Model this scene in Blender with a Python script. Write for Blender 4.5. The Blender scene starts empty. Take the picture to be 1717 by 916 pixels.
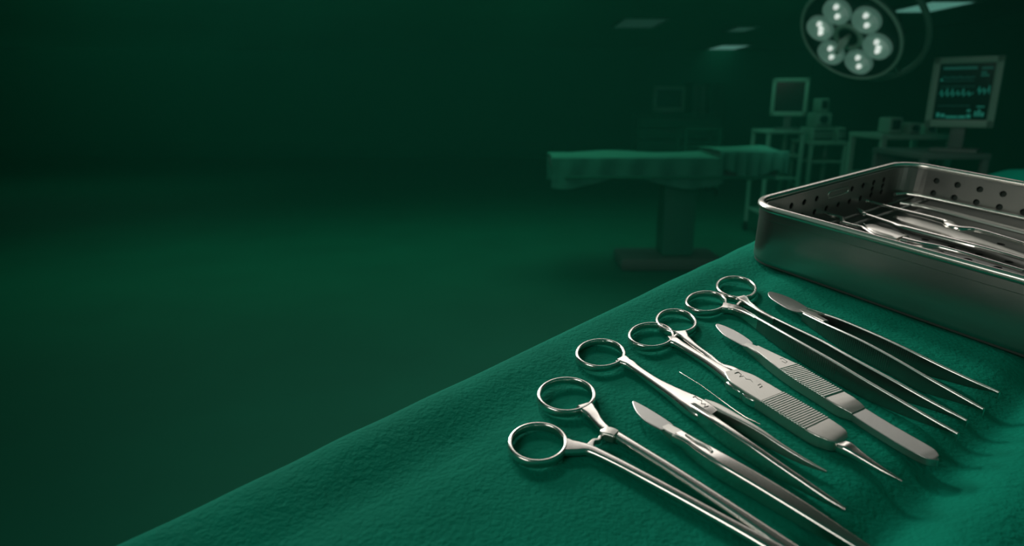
import bpy, bmesh, math, random
from mathutils import Vector, Matrix
random.seed(7)
sc = bpy.context.scene
COL = sc.collection

# ------------------------------------------------------------------ camera
F = 1100.0; HY = 170.0; W0 = 1717; H0 = 916
PIT = math.atan((458 - HY) / F)
CAM = Vector((0, 0, 1.32))
FW = Vector((0, math.cos(PIT), -math.sin(PIT))); RT = Vector((1, 0, 0)); UP = RT.cross(FW)
cd = bpy.data.cameras.new('camera'); cam = bpy.data.objects.new('camera', cd); COL.objects.link(cam)
cam.location = CAM; cam.rotation_euler = (math.pi / 2 - PIT, 0, 0)
cd.sensor_width = 36; cd.lens = F * 36 / W0; cd.clip_start = 0.01; cd.clip_end = 100
cd.dof.use_dof = True; cd.dof.focus_distance = 0.43; cd.dof.aperture_fstop = 8.0
sc.camera = cam
sc.view_settings.view_transform = 'Standard'; sc.view_settings.look = 'None'
sc.view_settings.gamma = 1; sc.view_settings.use_curve_mapping = False
sc.view_settings.exposure = 0.0

# ------------------------------------------------------------------ world + lamps
wd = bpy.data.worlds.new('world'); sc.world = wd; wd.use_nodes = True
wd.node_tree.nodes['Background'].inputs[0].default_value = (0.03, 0.42, 0.28, 1)
wd.node_tree.nodes['Background'].inputs[1].default_value = 0.17

TILT = math.radians(8); DT = 0.21                     # instrument table top leans towards the viewer
TN = Vector((0, -math.sin(TILT), math.cos(TILT))); TV = Vector((0, math.cos(TILT), math.sin(TILT)))
TO = CAM - TN * DT
TM = Matrix(((RT.x, TV.x, TN.x, TO.x), (RT.y, TV.y, TN.y, TO.y), (RT.z, TV.z, TN.z, TO.z), (0, 0, 0, 1)))

def area(name, loc, target, size, size_y, power, col, spread=180):
    l = bpy.data.lights.new(name, 'AREA'); l.shape = 'RECTANGLE'; l.size = size; l.size_y = size_y
    l.energy = power; l.color = col; l.spread = math.radians(spread)
    o = bpy.data.objects.new(name, l); COL.objects.link(o); o.location = loc
    o.rotation_euler = (Vector(target) - Vector(loc)).to_track_quat('-Z', 'Y').to_euler()
    return o
def spot(name, loc, target, power, col, ang, rad, blend=.6):
    l = bpy.data.lights.new(name, 'SPOT'); l.energy = power; l.color = col
    l.spot_size = math.radians(ang); l.spot_blend = blend; l.shadow_soft_size = rad
    o = bpy.data.objects.new(name, l); COL.objects.link(o); o.location = loc
    o.rotation_euler = (Vector(target) - Vector(loc)).to_track_quat('-Z', 'Y').to_euler()
    return o
WARM = (1.0, .95, .88); GRN = (.20, .80, .52)
HAZE = .035
KEY = spot('surgical_key_lamp', (-0.25, 1.75, 2.30), (0.38, 0.56, 1.15), 52, WARM, 48, .13, 1)
OVER = area('steel_reflection_fill', (0.75, 2.05, 2.46), (0.75, 1.9, 0), 2.2, .7, 10.5, WARM, 130)  # unseen panel added for soft reflections on the steel tops
LOW = area('fill_behind_viewer', (-1.5, -.9, 2.3), (0.4, .5, 1.1), 1.2, .8, 5.0, WARM, 110)  # unseen fill added to brighten the near side of the tray
RIML = area('rim_fill_behind_table', (-1.1, 2.3, 2.1), (0.1, .45, 1.1), .8, .4, 6.0, (.85, 1, .93), 80)  # unseen light added to rim the cloth and instrument edges
RGRN = area('ceiling_lamp_room', (1.5, 6.2, 2.44), (1.5, 6.2, 0), 3.0, 2.0, 12, GRN, 170)
LGRN = area('left_hall_fill', (-1.9, 6.2, 2.44), (-1.9, 6.6, 0), 4.5, 4.5, 40, GRN, 170)  # unseen green wash added to lift the empty left side and its haze
LEFTL = area('far_left_hall_fill', (-6.5, 11.0, 2.44), (-6.5, 11.5, 0), 5, 4, 11, GRN, 170)  # unseen green wash added for the far left of the hall
BEDL = spot('bed_head_fill_spot', (1.9, 4.0, 2.2), (2.15, 5.4, .9), 30, (.40, 1, .78), 26, .2, 1)  # unseen spot added so only the head end of the bed is lit

# ------------------------------------------------------------------ coordinates
def L(px, py, h=0.0):
    """point of the instrument table (its own frame, metres) seen at a picture position, h above the cloth"""
    d = FW + RT * ((px - 858.5) / F) + UP * ((458 - py) / F)
    dl = Vector((d.dot(RT), d.dot(TV), d.dot(TN)))
    t = (h - DT) / dl.z
    return Vector((0, 0, DT)) + dl * t
def R(px, py, Y):
    """point of the room on the plane Y"""
    d = FW + RT * ((px - 858.5) / F) + UP * ((458 - py) / F)
    return CAM + d * (Y / d.y)

# ------------------------------------------------------------------ materials
def mat(name, base, metallic=0, rough=.5, emit=None, estr=0, noise=None, bump=None, spec=None, coat=0, sheen=0):
    m = bpy.data.materials.new(name); m.use_nodes = True; nt = m.node_tree; b = nt.nodes['Principled BSDF']
    b.inputs['Base Color'].default_value = (*base, 1); b.inputs['Metallic'].default_value = metallic
    b.inputs['Roughness'].default_value = rough
    if spec is not None: b.inputs['Specular IOR Level'].default_value = spec
    if coat: b.inputs['Coat Weight'].default_value = coat
    if sheen:
        b.inputs['Sheen Weight'].default_value = sheen; b.inputs['Sheen Tint'].default_value = (.1, .8, .55, 1)
    if emit: b.inputs['Emission Color'].default_value = (*emit, 1); b.inputs['Emission Strength'].default_value = estr
    tc = nt.nodes.new('ShaderNodeTexCoord')
    if noise:                                         # (scale, low factor, high factor, stretch)
        mp = nt.nodes.new('ShaderNodeMapping'); mp.inputs['Scale'].default_value = noise[3]
        n = nt.nodes.new('ShaderNodeTexNoise'); n.inputs['Scale'].default_value = noise[0]; n.inputs['Detail'].default_value = 5
        r = nt.nodes.new('ShaderNodeMapRange'); r.inputs['To Min'].default_value = noise[1]; r.inputs['To Max'].default_value = noise[2]
        nt.links.new(tc.outputs['Object'], mp.inputs[0]); nt.links.new(mp.outputs[0], n.inputs['Vector'])
        nt.links.new(n.outputs[0], r.inputs[0])
        x = nt.nodes.new('ShaderNodeMix'); x.data_type = 'RGBA'; x.blend_type = 'MULTIPLY'; x.inputs[0].default_value = 1
        x.inputs[6].default_value = (*base, 1); nt.links.new(r.outputs[0], x.inputs[7]); nt.links.new(x.outputs[2], b.inputs['Base Color'])
    if bump:                                          # (scale, strength, distance, stretch)
        mp = nt.nodes.new('ShaderNodeMapping'); mp.inputs['Scale'].default_value = bump[3]
        n = nt.nodes.new('ShaderNodeTexNoise'); n.inputs['Scale'].default_value = bump[0]; n.inputs['Detail'].default_value = 4
        bp = nt.nodes.new('ShaderNodeBump'); bp.inputs['Strength'].default_value = bump[1]; bp.inputs['Distance'].default_value = bump[2]
        nt.links.new(tc.outputs['Object'], mp.inputs[0]); nt.links.new(mp.outputs[0], n.inputs['Vector'])
        nt.links.new(n.outputs[0], bp.inputs['Height']); nt.links.new(bp.outputs[0], b.inputs['Normal'])
    return m
U = (1, 1, 1)
STEEL = mat('polished_steel', (.72, .70, .66), 1, .20, bump=(160, .04, .0002, U))
EDGE = mat('painted_edge_glint', (.92, .90, .86), 1, .34)  # highlight put into a paler steel than the shaded arms
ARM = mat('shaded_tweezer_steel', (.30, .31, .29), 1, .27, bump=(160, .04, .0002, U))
SATIN = mat('satin_steel', (.60, .59, .55), 1, .33, bump=(1500, .25, .0002, (1, .15, 1)))
BLADE = mat('ground_blade_steel', (.50, .50, .48), 1, .36, bump=(1800, .2, .0002, U))
DARKST = mat('dark_engraving', (.24, .24, .22), 1, .4)
TRAYM = mat('brushed_tray_steel', (.46, .47, .45), 1, .30, noise=(9, .8, 1.1, (1, 3, 6)), bump=(260, .22, .0003, (.06, .06, 1.6)))
RIMM = mat('polished_rim_steel', (.78, .75, .70), 1, .27)
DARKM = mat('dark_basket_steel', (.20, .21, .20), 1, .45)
BASKM = mat('perforated_basket_steel', (.42, .42, .40), 1, .34, bump=(300, .2, .0003, (1, 1, .1)))
ENAMEL = mat('pale_enamel', (.27, .50, .40), 0, .45, noise=(6, .85, 1.05, U))
DENAM = mat('grey_enamel', (.11, .17, .15), 0, .5, noise=(6, .8, 1.1, U))
BLACK = mat('black_plastic', (.006, .012, .010), 0, .4)
GLASS = mat('dark_screen_glass', (.003, .010, .008), 0, .12)
TRACE = mat('glowing_trace', (.01, .1, .08), 0, .5, (.03, .55, .38), .17)
TRACED = mat('dim_trace', (.01, .1, .08), 0, .5, (.03, .50, .36), .07)
WALLM = mat('wall_paint_green', (.006, .20, .115), 0, .75, noise=(1.1, .8, 1.15, U))
FLOORM = mat('floor_vinyl_green', (.005, .17, .10), 0, .6, noise=(1.4, .75, 1.15, U))
CEILM = mat('ceiling_green', (.006, .13, .08), 0, .85, noise=(.8, .85, 1.1, U))
SHEET = mat('bed_sheet', (.07, .34, .25), 0, .8, noise=(5, .8, 1.1, U), bump=(14, .5, .02, U))
CLIN = mat('pale_cabinet', (.03, .26, .17), 0, .6, noise=(3, .8, 1.1, U))

def cloth_mat():
    m = mat('green_surgical_cloth', (.0010, .168, .106), 0, .85, noise=(22, .80, 1.15, U), sheen=.03, spec=.04)
    nt = m.node_tree; b = nt.nodes['Principled BSDF']; tc = nt.nodes.new('ShaderNodeTexCoord')
    n1 = nt.nodes.new('ShaderNodeTexNoise'); n1.inputs['Scale'].default_value = 420; n1.inputs['Detail'].default_value = 3
    n2 = nt.nodes.new('ShaderNodeTexNoise'); n2.inputs['Scale'].default_value = 70; n2.inputs['Detail'].default_value = 5; n2.inputs['Distortion'].default_value = 1.2
    nt.links.new(tc.outputs['Object'], n1.inputs['Vector']); nt.links.new(tc.outputs['Object'], n2.inputs['Vector'])
    b1 = nt.nodes.new('ShaderNodeBump'); b1.inputs['Strength'].default_value = .8; b1.inputs['Distance'].default_value = .0009
    b2 = nt.nodes.new('ShaderNodeBump'); b2.inputs['Strength'].default_value = .42; b2.inputs['Distance'].default_value = .0022
    nt.links.new(n1.outputs[0], b1.inputs['Height']); nt.links.new(n2.outputs[0], b2.inputs['Height'])
    nt.links.new(b2.outputs[0], b1.inputs['Normal']); nt.links.new(b1.outputs[0], b.inputs['Normal'])
    return m
CLOTH = cloth_mat()

# ------------------------------------------------------------------ mesh helpers
def link(name, verts, faces, m, parent=None, smooth=True, sharp=38):
    me = bpy.data.meshes.new(name); me.from_pydata([tuple(v) for v in verts], [], faces); me.validate()
    bm = bmesh.new(); bm.from_mesh(me); bmesh.ops.recalc_face_normals(bm, faces=bm.faces); bm.to_mesh(me); bm.free()
    me.materials.append(m)
    for p in me.polygons: p.use_smooth = smooth
    if smooth: me.set_sharp_from_angle(angle=math.radians(sharp))
    o = bpy.data.objects.new(name, me); COL.objects.link(o)
    if parent: o.parent = parent
    return o
def tag(o, label, cat, group=None, kind=None):
    o['label'] = label; o['category'] = cat
    if group: o['group'] = group
    if kind: o['kind'] = kind
    return o
def empty(name, M, label=None, cat=None, group=None):
    o = bpy.data.objects.new(name, None); COL.objects.link(o); o.empty_display_size = .05
    o.matrix_world = M
    if label: tag(o, label, cat, group)
    return o
def struct(name, verts, faces, m, **k):
    o = link(name, verts, faces, m, **k); o['kind'] = 'structure'; return o

class MB:
    def __init__(s): s.v = []; s.f = []
    def add(s, v, f):
        b = len(s.v); s.v += [Vector(x) for x in v]; s.f += [tuple(i + b for i in q) for q in f]; return s
    def box(s, x0, x1, y0, y1, z0, z1, bev=0.0, M=None):
        bm = bmesh.new(); bmesh.ops.create_cube(bm, size=1)
        for v in bm.verts: v.co = Vector(((x0 + x1) / 2 + v.co.x * (x1 - x0), (y0 + y1) / 2 + v.co.y * (y1 - y0), (z0 + z1) / 2 + v.co.z * (z1 - z0)))
        if bev: bmesh.ops.bevel(bm, geom=bm.edges[:], offset=bev, segments=2, affect='EDGES', profile=.6)
        if M is not None: bm.transform(M)
        bm.verts.index_update(); s.add([v.co.copy() for v in bm.verts], [[v.index for v in f.verts] for f in bm.faces]); bm.free(); return s
    def cyl(s, a, b, r, n=16, r2=None):
        a = Vector(a); b = Vector(b); r2 = r if r2 is None else r2; ax = (b - a).normalized()
        u = ax.orthogonal().normalized(); w = ax.cross(u); v = []
        for c, q in ((a, r), (b, r2)):
            for i in range(n): t = 2 * math.pi * i / n; v.append(c + (u * math.cos(t) + w * math.sin(t)) * q)
        f = [(i, (i + 1) % n, n + (i + 1) % n, n + i) for i in range(n)] + [tuple(range(n - 1, -1, -1)), tuple(range(n, 2 * n))]
        return s.add(v, f)
    def tube(s, pts, r, n=10, closed=False):
        pts = [Vector(p) for p in pts]; N = len(pts); v = []; f = []; pu = None
        for i, p in enumerate(pts):
            a = pts[(i - 1) % N] if (closed or i) else p; b = pts[(i + 1) % N] if (closed or i < N - 1) else p
            t = (b - a).normalized(); u = t.orthogonal().normalized() if pu is None else (pu - t * pu.dot(t)).normalized()
            pu = u; w = t.cross(u); rr = r[i] if isinstance(r, (list, tuple)) else r
            for k in range(n): q = 2 * math.pi * k / n; v.append(p + (u * math.cos(q) + w * math.sin(q)) * rr)
        for i in range(N if closed else N - 1):
            for k in range(n): f.append((i * n + k, i * n + (k + 1) % n, ((i + 1) % N) * n + (k + 1) % n, ((i + 1) % N) * n + k))
        if not closed: f += [tuple(range(n - 1, -1, -1)), tuple(range((N - 1) * n, N * n))]
        return s.add(v, f)
    def lathe(s, prof, n=32, M=None):
        v = []; f = []
        for r, z in prof:
            for k in range(n): q = 2 * math.pi * k / n; v.append(Vector((r * math.cos(q), r * math.sin(q), z)))
        for i in range(len(prof) - 1):
            for k in range(n): f.append((i * n + k, i * n + (k + 1) % n, (i + 1) * n + (k + 1) % n, (i + 1) * n + k))
        if prof[0][0] > 1e-6: f.append(tuple(range(n)))
        if prof[-1][0] > 1e-6: f.append(tuple(range((len(prof) - 1) * n, len(prof) * n)))
        if M is not None: v = [M @ q for q in v]
        return s.add(v, f)
    def build(s, name, m, parent=None, **k):
        return link(name, s.v, s.f, m, parent, **k)

def catmull(rows, k):
    out = []; n = len(rows)
    for i in range(n - 1):
        p0 = rows[max(i - 1, 0)]; p1 = rows[i]; p2 = rows[i + 1]; p3 = rows[min(i + 2, n - 1)]
        for j in range(k):
            t = j / k
            out.append([.5 * ((2 * b) + (-a + c) * t + (2 * a - 5 * b + 4 * c - d) * t * t + (-a + 3 * b - 3 * c + d) * t ** 3) for a, b, c, d in zip(p0, p1, p2, p3)])
    out.append(list(rows[-1])); return out

WK = 1.32
def section(hw, hh, e, n):
    """cross section: rounded rectangle for crisp machined bars, ellipse-like for e >= .8"""
    if e >= .8:
        out = []
        for q in range(n):
            A = 2 * math.pi * q / n; ca, sa = math.cos(A), math.sin(A)
            out.append((hw * math.copysign(abs(ca) ** e, ca), hh * math.copysign(abs(sa) ** e, sa)))
        return out
    rc = min(hw, hh) * max(.16, min(1, (e - .3) * 1.6)); out = []
    for sx, sy, a0 in ((1, 1, 0), (-1, 1, 90), (-1, -1, 180), (1, -1, 270)):
        for k in range(5):
            a = math.radians(a0 + 90 * k / 4); out.append((sx * (hw - rc) + rc * math.cos(a), sy * (hh - rc) + rc * math.sin(a)))
    return out
def loft(rows, k=5, e=.55, n=18, ridge=None, side=None):
    """rows: (px, py, top mm, bottom mm, width mm). A solid bar whose top runs through the given points.
    ridge=(a, b, amp mm, count): raised cross ribs between fractions a and b of the length.
    side=(a, b, amp mm, count): upright ribs on the two flanks."""
    rs = catmull(rows, k)
    pts = [L(r[0], r[1], r[2] / 1000) for r in rs]
    if ridge or side:                                  # resample densely
        a, b, amp, cnt = ridge or side
        ln = [0]
        for i in range(1, len(pts)): ln.append(ln[-1] + (pts[i] - pts[i - 1]).length)
        T = ln[-1]; N = int(cnt / (b - a) * 8); nr = []; npt = []; off = []
        j = 0
        for i in range(N + 1):
            s_ = T * i / N
            while j < len(ln) - 2 and ln[j + 1] < s_: j += 1
            t = (s_ - ln[j]) / max(ln[j + 1] - ln[j], 1e-9)
            nr.append([x + (y - x) * t for x, y in zip(rs[j], rs[j + 1])]); npt.append(pts[j].lerp(pts[j + 1], t))
            fr = i / N; on = a <= fr <= b
            off.append(amp * (0, .5, 1, 1, 1, 1, 1, .5)[i % 8] if on else 0)
        rs, pts = nr, npt
    else: off = [0] * len(rs)
    n = len(section(1, 1, e, n)); V = []; Fc = []
    for i, (r, p) in enumerate(zip(rs, pts)):
        a = pts[max(i - 1, 0)]; b = pts[min(i + 1, len(pts) - 1)]
        t = (b - a); t.z = 0; t.normalize(); lat = Vector((-t.y, t.x, 0))
        top = r[2] + (off[i] if ridge else 0); bot = r[3]; w = r[4] * WK + (2 * off[i] if side else 0)
        top, bot, w = top / 1000, bot / 1000, max(w, .05) / 1000
        c = Vector((p.x, p.y, (top + bot) / 2)); hh = max((top - bot) / 2, .00003)
        for a_, b_ in section(w / 2, hh, e, n): V.append(c + lat * a_ + Vector((0, 0, b_)))
    m = len(rs)
    for i in range(m - 1):
        for q in range(n): Fc.append((i * n + q, i * n + (q + 1) % n, (i + 1) * n + (q + 1) % n, (i + 1) * n + q))
    Fc += [tuple(range(n - 1, -1, -1)), tuple(range((m - 1) * n, m * n))]
    return V, Fc

def ring(cx, cy, rx, ry, rot=0, top=5.0, bot=.4, w=2.3, n=64):
    """finger ring: a closed band; centre line of the band given as the ellipse it shows in the picture"""
    c = L(cx, cy, top / 1000); P = []
    for i in range(n):
        a = 2 * math.pi * i / n; x = rx * math.cos(a); y = ry * math.sin(a)
        P.append(L(cx + x * math.cos(rot) - y * math.sin(rot), cy + x * math.sin(rot) + y * math.cos(rot), top / 1000))
    V = []; Fc = []; m = 14
    for i in range(n):
        t = (P[(i + 1) % n] - P[i - 1]); t.z = 0; t.normalize(); lat = Vector((-t.y, t.x, 0))
        cc = Vector((P[i].x, P[i].y, (top + bot) / 2000)); hh = (top - bot) / 2000
        for q in range(m):
            A = 2 * math.pi * q / m; ca, sa = math.cos(A), math.sin(A); e = .62
            V.append(cc + lat * (w * 1.3 / 2000 * math.copysign(abs(ca) ** e, ca)) + Vector((0, 0, hh * math.copysign(abs(sa) ** e, sa))))
    for i in range(n):
        for q in range(m): Fc.append((i * m + q, i * m + (q + 1) % m, ((i + 1) % n) * m + (q + 1) % m, ((i + 1) % n) * m + q))
    return V, Fc

def plate(outline, top, thick, inset=.5):
    """flat ground blade: outline in picture points, heights in mm, with a ground bevel round its top"""
    P = [L(x, y, top / 1000) for x, y in outline]; n = len(P)
    c = sum(P, Vector()) / n; V = []
    inner = []
    for i in range(n):
        t = (P[(i + 1) % n] - P[i - 1]); t.z = 0; t.normalize(); nn = Vector((-t.y, t.x, 0))
        if nn.dot(c - P[i]) < 0: nn = -nn
        inner.append(P[i] + nn * inset / 1000)
    dz = Vector((0, 0, thick / 1000))
    V += [p - dz for p in P] + [p - dz * .45 for p in P] + inner
    Fc = [(i, (i + 1) % n, n + (i + 1) % n, n + i) for i in range(n)] + [(n + i, n + (i + 1) % n, 2 * n + (i + 1) % n, 2 * n + i) for i in range(n)]
    Fc += [tuple(range(n)), tuple(range(2 * n, 3 * n))]
    return V, Fc
def smooth_outline(pts, k=4):
    n = len(pts); out = []
    for i in range(n):
        p0, p1, p2, p3 = pts[i - 1], pts[i], pts[(i + 1) % n], pts[(i + 2) % n]
        for j in range(k):
            t = j / k
            out.append(tuple(.5 * ((2 * b) + (-a + c) * t + (2 * a - 5 * b + 4 * c - d) * t * t + (-a + 3 * b - 3 * c + d) * t ** 3) for a, b, c, d in zip(p0, p1, p2, p3)))
    return out
def squiggle(pts, h, r=.22):
    return MB().tube([L(x, y, h / 1000) for x, y in pts], r / 1000, 6)

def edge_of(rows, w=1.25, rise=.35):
    """added bright strip standing in for the highlight along the top of a tweezer arm"""
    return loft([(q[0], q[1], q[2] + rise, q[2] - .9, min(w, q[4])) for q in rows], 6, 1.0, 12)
class Tool:
    """an instrument lying on the cloth; parts are given in the table frame and stored about its base"""
    def __init__(s, name, px, py, label, cat, group=None):
        s.b = L(px, py, 0); s.root = empty(name, TM @ Matrix.Translation(s.b), label, cat, group)
    def part(s, name, vf, m=STEEL, parent=None, label=None, sharp=38):
        V, Fc = (vf.v, vf.f) if isinstance(vf, MB) else vf
        o = link(name, [v - s.b for v in V], Fc, m, parent or s.root, sharp=sharp)
        if name not in ('finger_ring', 'wire', 'engraving'):
            wn = o.modifiers.new('weighted_normal', 'WEIGHTED_NORMAL'); wn.keep_sharp = True; wn.weight = 60
        if label: o['label'] = label
        return o

# ================================================================== ROOM
XL, XR, YB, YF, ZC = -14.0, 7.0, 16.0, 1.0, 2.5
def slab(x0, x1, y0, y1, z0, z1): return MB().box(x0, x1, y0, y1, z0, z1)
s = slab(XL, XR, -2.5, YB, -.1, 0); struct('floor', s.v, s.f, FLOORM)
s = slab(XL, XR, YF, YB, ZC, ZC + .1); struct('ceiling', s.v, s.f, CEILM)
s = slab(XL, XR, YB, YB + .1, 0, ZC); struct('wall_back', s.v, s.f, WALLM)
s = slab(XL - .1, XL, YF, YB, 0, ZC); struct('wall_left', s.v, s.f, WALLM)
s = slab(XR, XR + .1, YF, YB, 0, ZC); struct('wall_right', s.v, s.f, WALLM)
# coved skirting: the floor vinyl sweeps up the back wall
v = []; f = []
for i in range(13):
    a = math.pi / 2 * i / 12; y = YB - .4 + .4 * math.sin(a); z = .4 - .4 * math.cos(a)
    v += [(XL, y, z + .001), (XR, y, z + .001)]
for i in range(12): f.append((2 * i, 2 * i + 1, 2 * i + 3, 2 * i + 2))
v += [(XL, YB, 0), (XR, YB, 0)]; n_ = len(v); f.append((n_ - 4, n_ - 3, n_ - 1, n_ - 2)); f.append((n_ - 2, n_ - 1, 1, 0))
struct('baseboard_back', v, f, FLOORM)

# thin green haze added to veil the hall beyond the instrument table
hm = bpy.data.materials.new('green_haze'); hm.use_nodes = True; hn = hm.node_tree; hn.nodes.remove(hn.nodes['Principled BSDF'])
hv = hn.nodes.new('ShaderNodeVolumeScatter'); hv.inputs['Color'].default_value = (.06, .62, .40, 1); hv.inputs['Density'].default_value = HAZE
hn.links.new(hv.outputs[0], hn.nodes['Material Output'].inputs['Volume'])
s = slab(XL + .01, XR - .01, 1.4, YB - .01, .01, ZC - .07); hz = link('haze', s.v, s.f, hm, smooth=False)
tag(hz, 'faint green haze filling the dark hall beyond the table', 'haze', kind='stuff')

# ceiling light panels
def panel(px, py, w, l, strength, label):
    Yc = (ZC - CAM.z) / (R(px, py, 1).z - CAM.z); x = R(px, py, Yc).x
    r = empty('ceiling_light', Matrix.Translation((x, Yc, ZC)), label, 'ceiling light')
    m = MB()
    for a, b, c, d in ((-w / 2 - .03, w / 2 + .03, -l / 2 - .03, -l / 2), (-w / 2 - .03, w / 2 + .03, l / 2, l / 2 + .03), (-w / 2 - .03, -w / 2, -l / 2, l / 2), (w / 2, w / 2 + .03, -l / 2, l / 2)):
        m.box(a, b, c, d, -.03, 0)
    m.build('frame', DENAM, r)
    em = mat('panel_diffuser', (.1, .2, .16), 0, .6, (.18, .62, .46), strength)
    MB().box(-w / 2, w / 2, -l / 2, l / 2, -.02, -.001).build('diffuser', em, r)
panel(1560, 9, .56, 1.0, .38, 'brightest rectangular ceiling light panel, above the right-hand monitor')
panel(1213, 80, .62, 1.9, .34, 'small bright ceiling light panel above the empty middle monitor')
panel(1243, 47, .32, .7, .07, 'tiny faint ceiling light panel left of the round surgical lamp')
panel(1072, 37, .62, 1.2, .035, 'faint unlit-looking ceiling panel at the far left of the ceiling lights')

# ------------------------------------------------------------------ surgical lamp
Yl = 3.7
c = R(1424, 60, Yl)
sr = RT.copy(); su = UP.copy()
LA, LB, LR = -1.073, .683, 1.634
nrm = Vector((math.sin(LA) * math.cos(LB), -math.cos(LA) * math.cos(LB), -math.sin(LB)))
a0 = nrm.cross(Vector((0, 0, 1))).normalized(); b0_ = nrm.cross(a0)
ax = a0 * math.cos(LR) + b0_ * math.sin(LR); ay = nrm.cross(ax)
LM = Matrix(((ax.x, ay.x, nrm.x, c.x), (ax.y, ay.y, nrm.y, c.y), (ax.z, ay.z, nrm.z, c.z), (0, 0, 0, 1)))
lamp = empty('surgical_lamp', LM, 'round six-lens surgical lamp hanging from the ceiling at the top right', 'surgical lamp')
LMF = mat('lamp_face', (.012, .05, .038), 0, .35)
LHS = mat('lamp_housing', (.12, .24, .19), .0, .4)
LRIM = mat('lamp_rim', (.50, .66, .58), .0, .35, noise=(8, .9, 1.1, U))
LBULB = mat('lamp_bulb', (.8, .8, .8), 0, .4, (.78, .88, .80), .78)
LDISH = mat('lamp_reflector', (.22, .36, .30), .0, .35, (.35, .75, .58), .10)
MB().lathe([(0, -.13), (.06, -.13), (.10, -.11), (.20, -.09), (.27, -.04), (.285, -.005), (.27, -.002)], 48).build('housing', LHS, lamp)
MB().lathe([(0, -.001), (.262, -.001), (.262, .004), (0, .004)], 48).build('face_plate', LMF, lamp)
MB().tube([(.275 * math.cos(a), .275 * math.sin(a), 0) for a in [2 * math.pi * i / 64 for i in range(64)]], .0085, 10, True).build('rim', LRIM, lamp)
MB().tube([(.068 * math.cos(a), .068 * math.sin(a), .01) for a in [2 * math.pi * i / 32 for i in range(32)]], .014, 10, True).build('centre_ring', LRIM, lamp)
h = MB().cyl((0, 0, 0), (0, 0, .05), .014, 16, .02).cyl((0, 0, .05), (.012, .005, .13), .022, 16, .012); h.build('handle', LRIM, lamp)
w2 = LM.inverted()
for i in range(6):
    th = math.radians(60 * i); R6 = .159; cx, cy = R6 * math.cos(th), R6 * math.sin(th)
    T = Matrix.Translation((cx, cy, .004))
    d = MB().lathe([(0, .0), (.045, .002), (.062, .012), (.068, .020), (.074, .020), (.076, 0.0)], 32, T).build('lens', LDISH, lamp)
    # two light sources per lens, three in the leftmost and rightmost lens
    offs = [(.45, .2), (-.45, -.2)]
    if i in (1, 4): offs.append((-.1, .62) if i == 1 else (.1, .6))
    for (a, b) in offs:
        vec = (w2.to_3x3() @ (sr * a * .026 + su * a * .056 + sr * b * .02))
        vec.z = 0; vec = vec.normalized() * .0285 if (a, b) in offs[:2] else vec * .9; q = Vector((cx + vec.x, cy + vec.y, .014))
        MB().lathe([(0, .016), (.007, .014), (.012, .007), (.0135, -.004), (0, -.006)], 16, Matrix.Translation(q)).build('bulb', LBULB, d)
yk = []
wl = (w2.to_3x3() @ sr); base = math.atan2(wl.y, wl.x)
ul = (w2.to_3x3() @ su); sgn = 1 if math.sin(math.atan2(ul.y, ul.x) - base) > 0 else -1
for i in range(41):
    a = base + sgn * math.radians(-48 + 240 * i / 40); yk.append((.355 * math.cos(a), .355 * math.sin(a), -.10))
MB().tube(yk, .016, 10).build('yoke', LHS, lamp)
am = base + sgn * math.radians(72); ctop = w2 @ Vector((c.x + .35, c.y + .3, ZC - .02))
arm = MB().tube([(.355 * math.cos(am), .355 * math.sin(am), -.10), (.42 * math.cos(am), .42 * math.sin(am), -.16), ctop], .024, 12)
arm.lathe([(0, 0), (.09, 0), (.09, .03), (0, .03)], 24, Matrix.Translation(ctop)); arm.build('ceiling_arm', LHS, lamp)
for q in (0, 1):   # cross arms from the back of the head to the yoke
    a = base + sgn * math.radians(-20 + 170 * q)
    MB().tube([(.1 * math.cos(a), .1 * math.sin(a), -.10), (.355 * math.cos(a), .355 * math.sin(a), -.10)], .018, 10).build('bracket', LHS, lamp)

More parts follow.
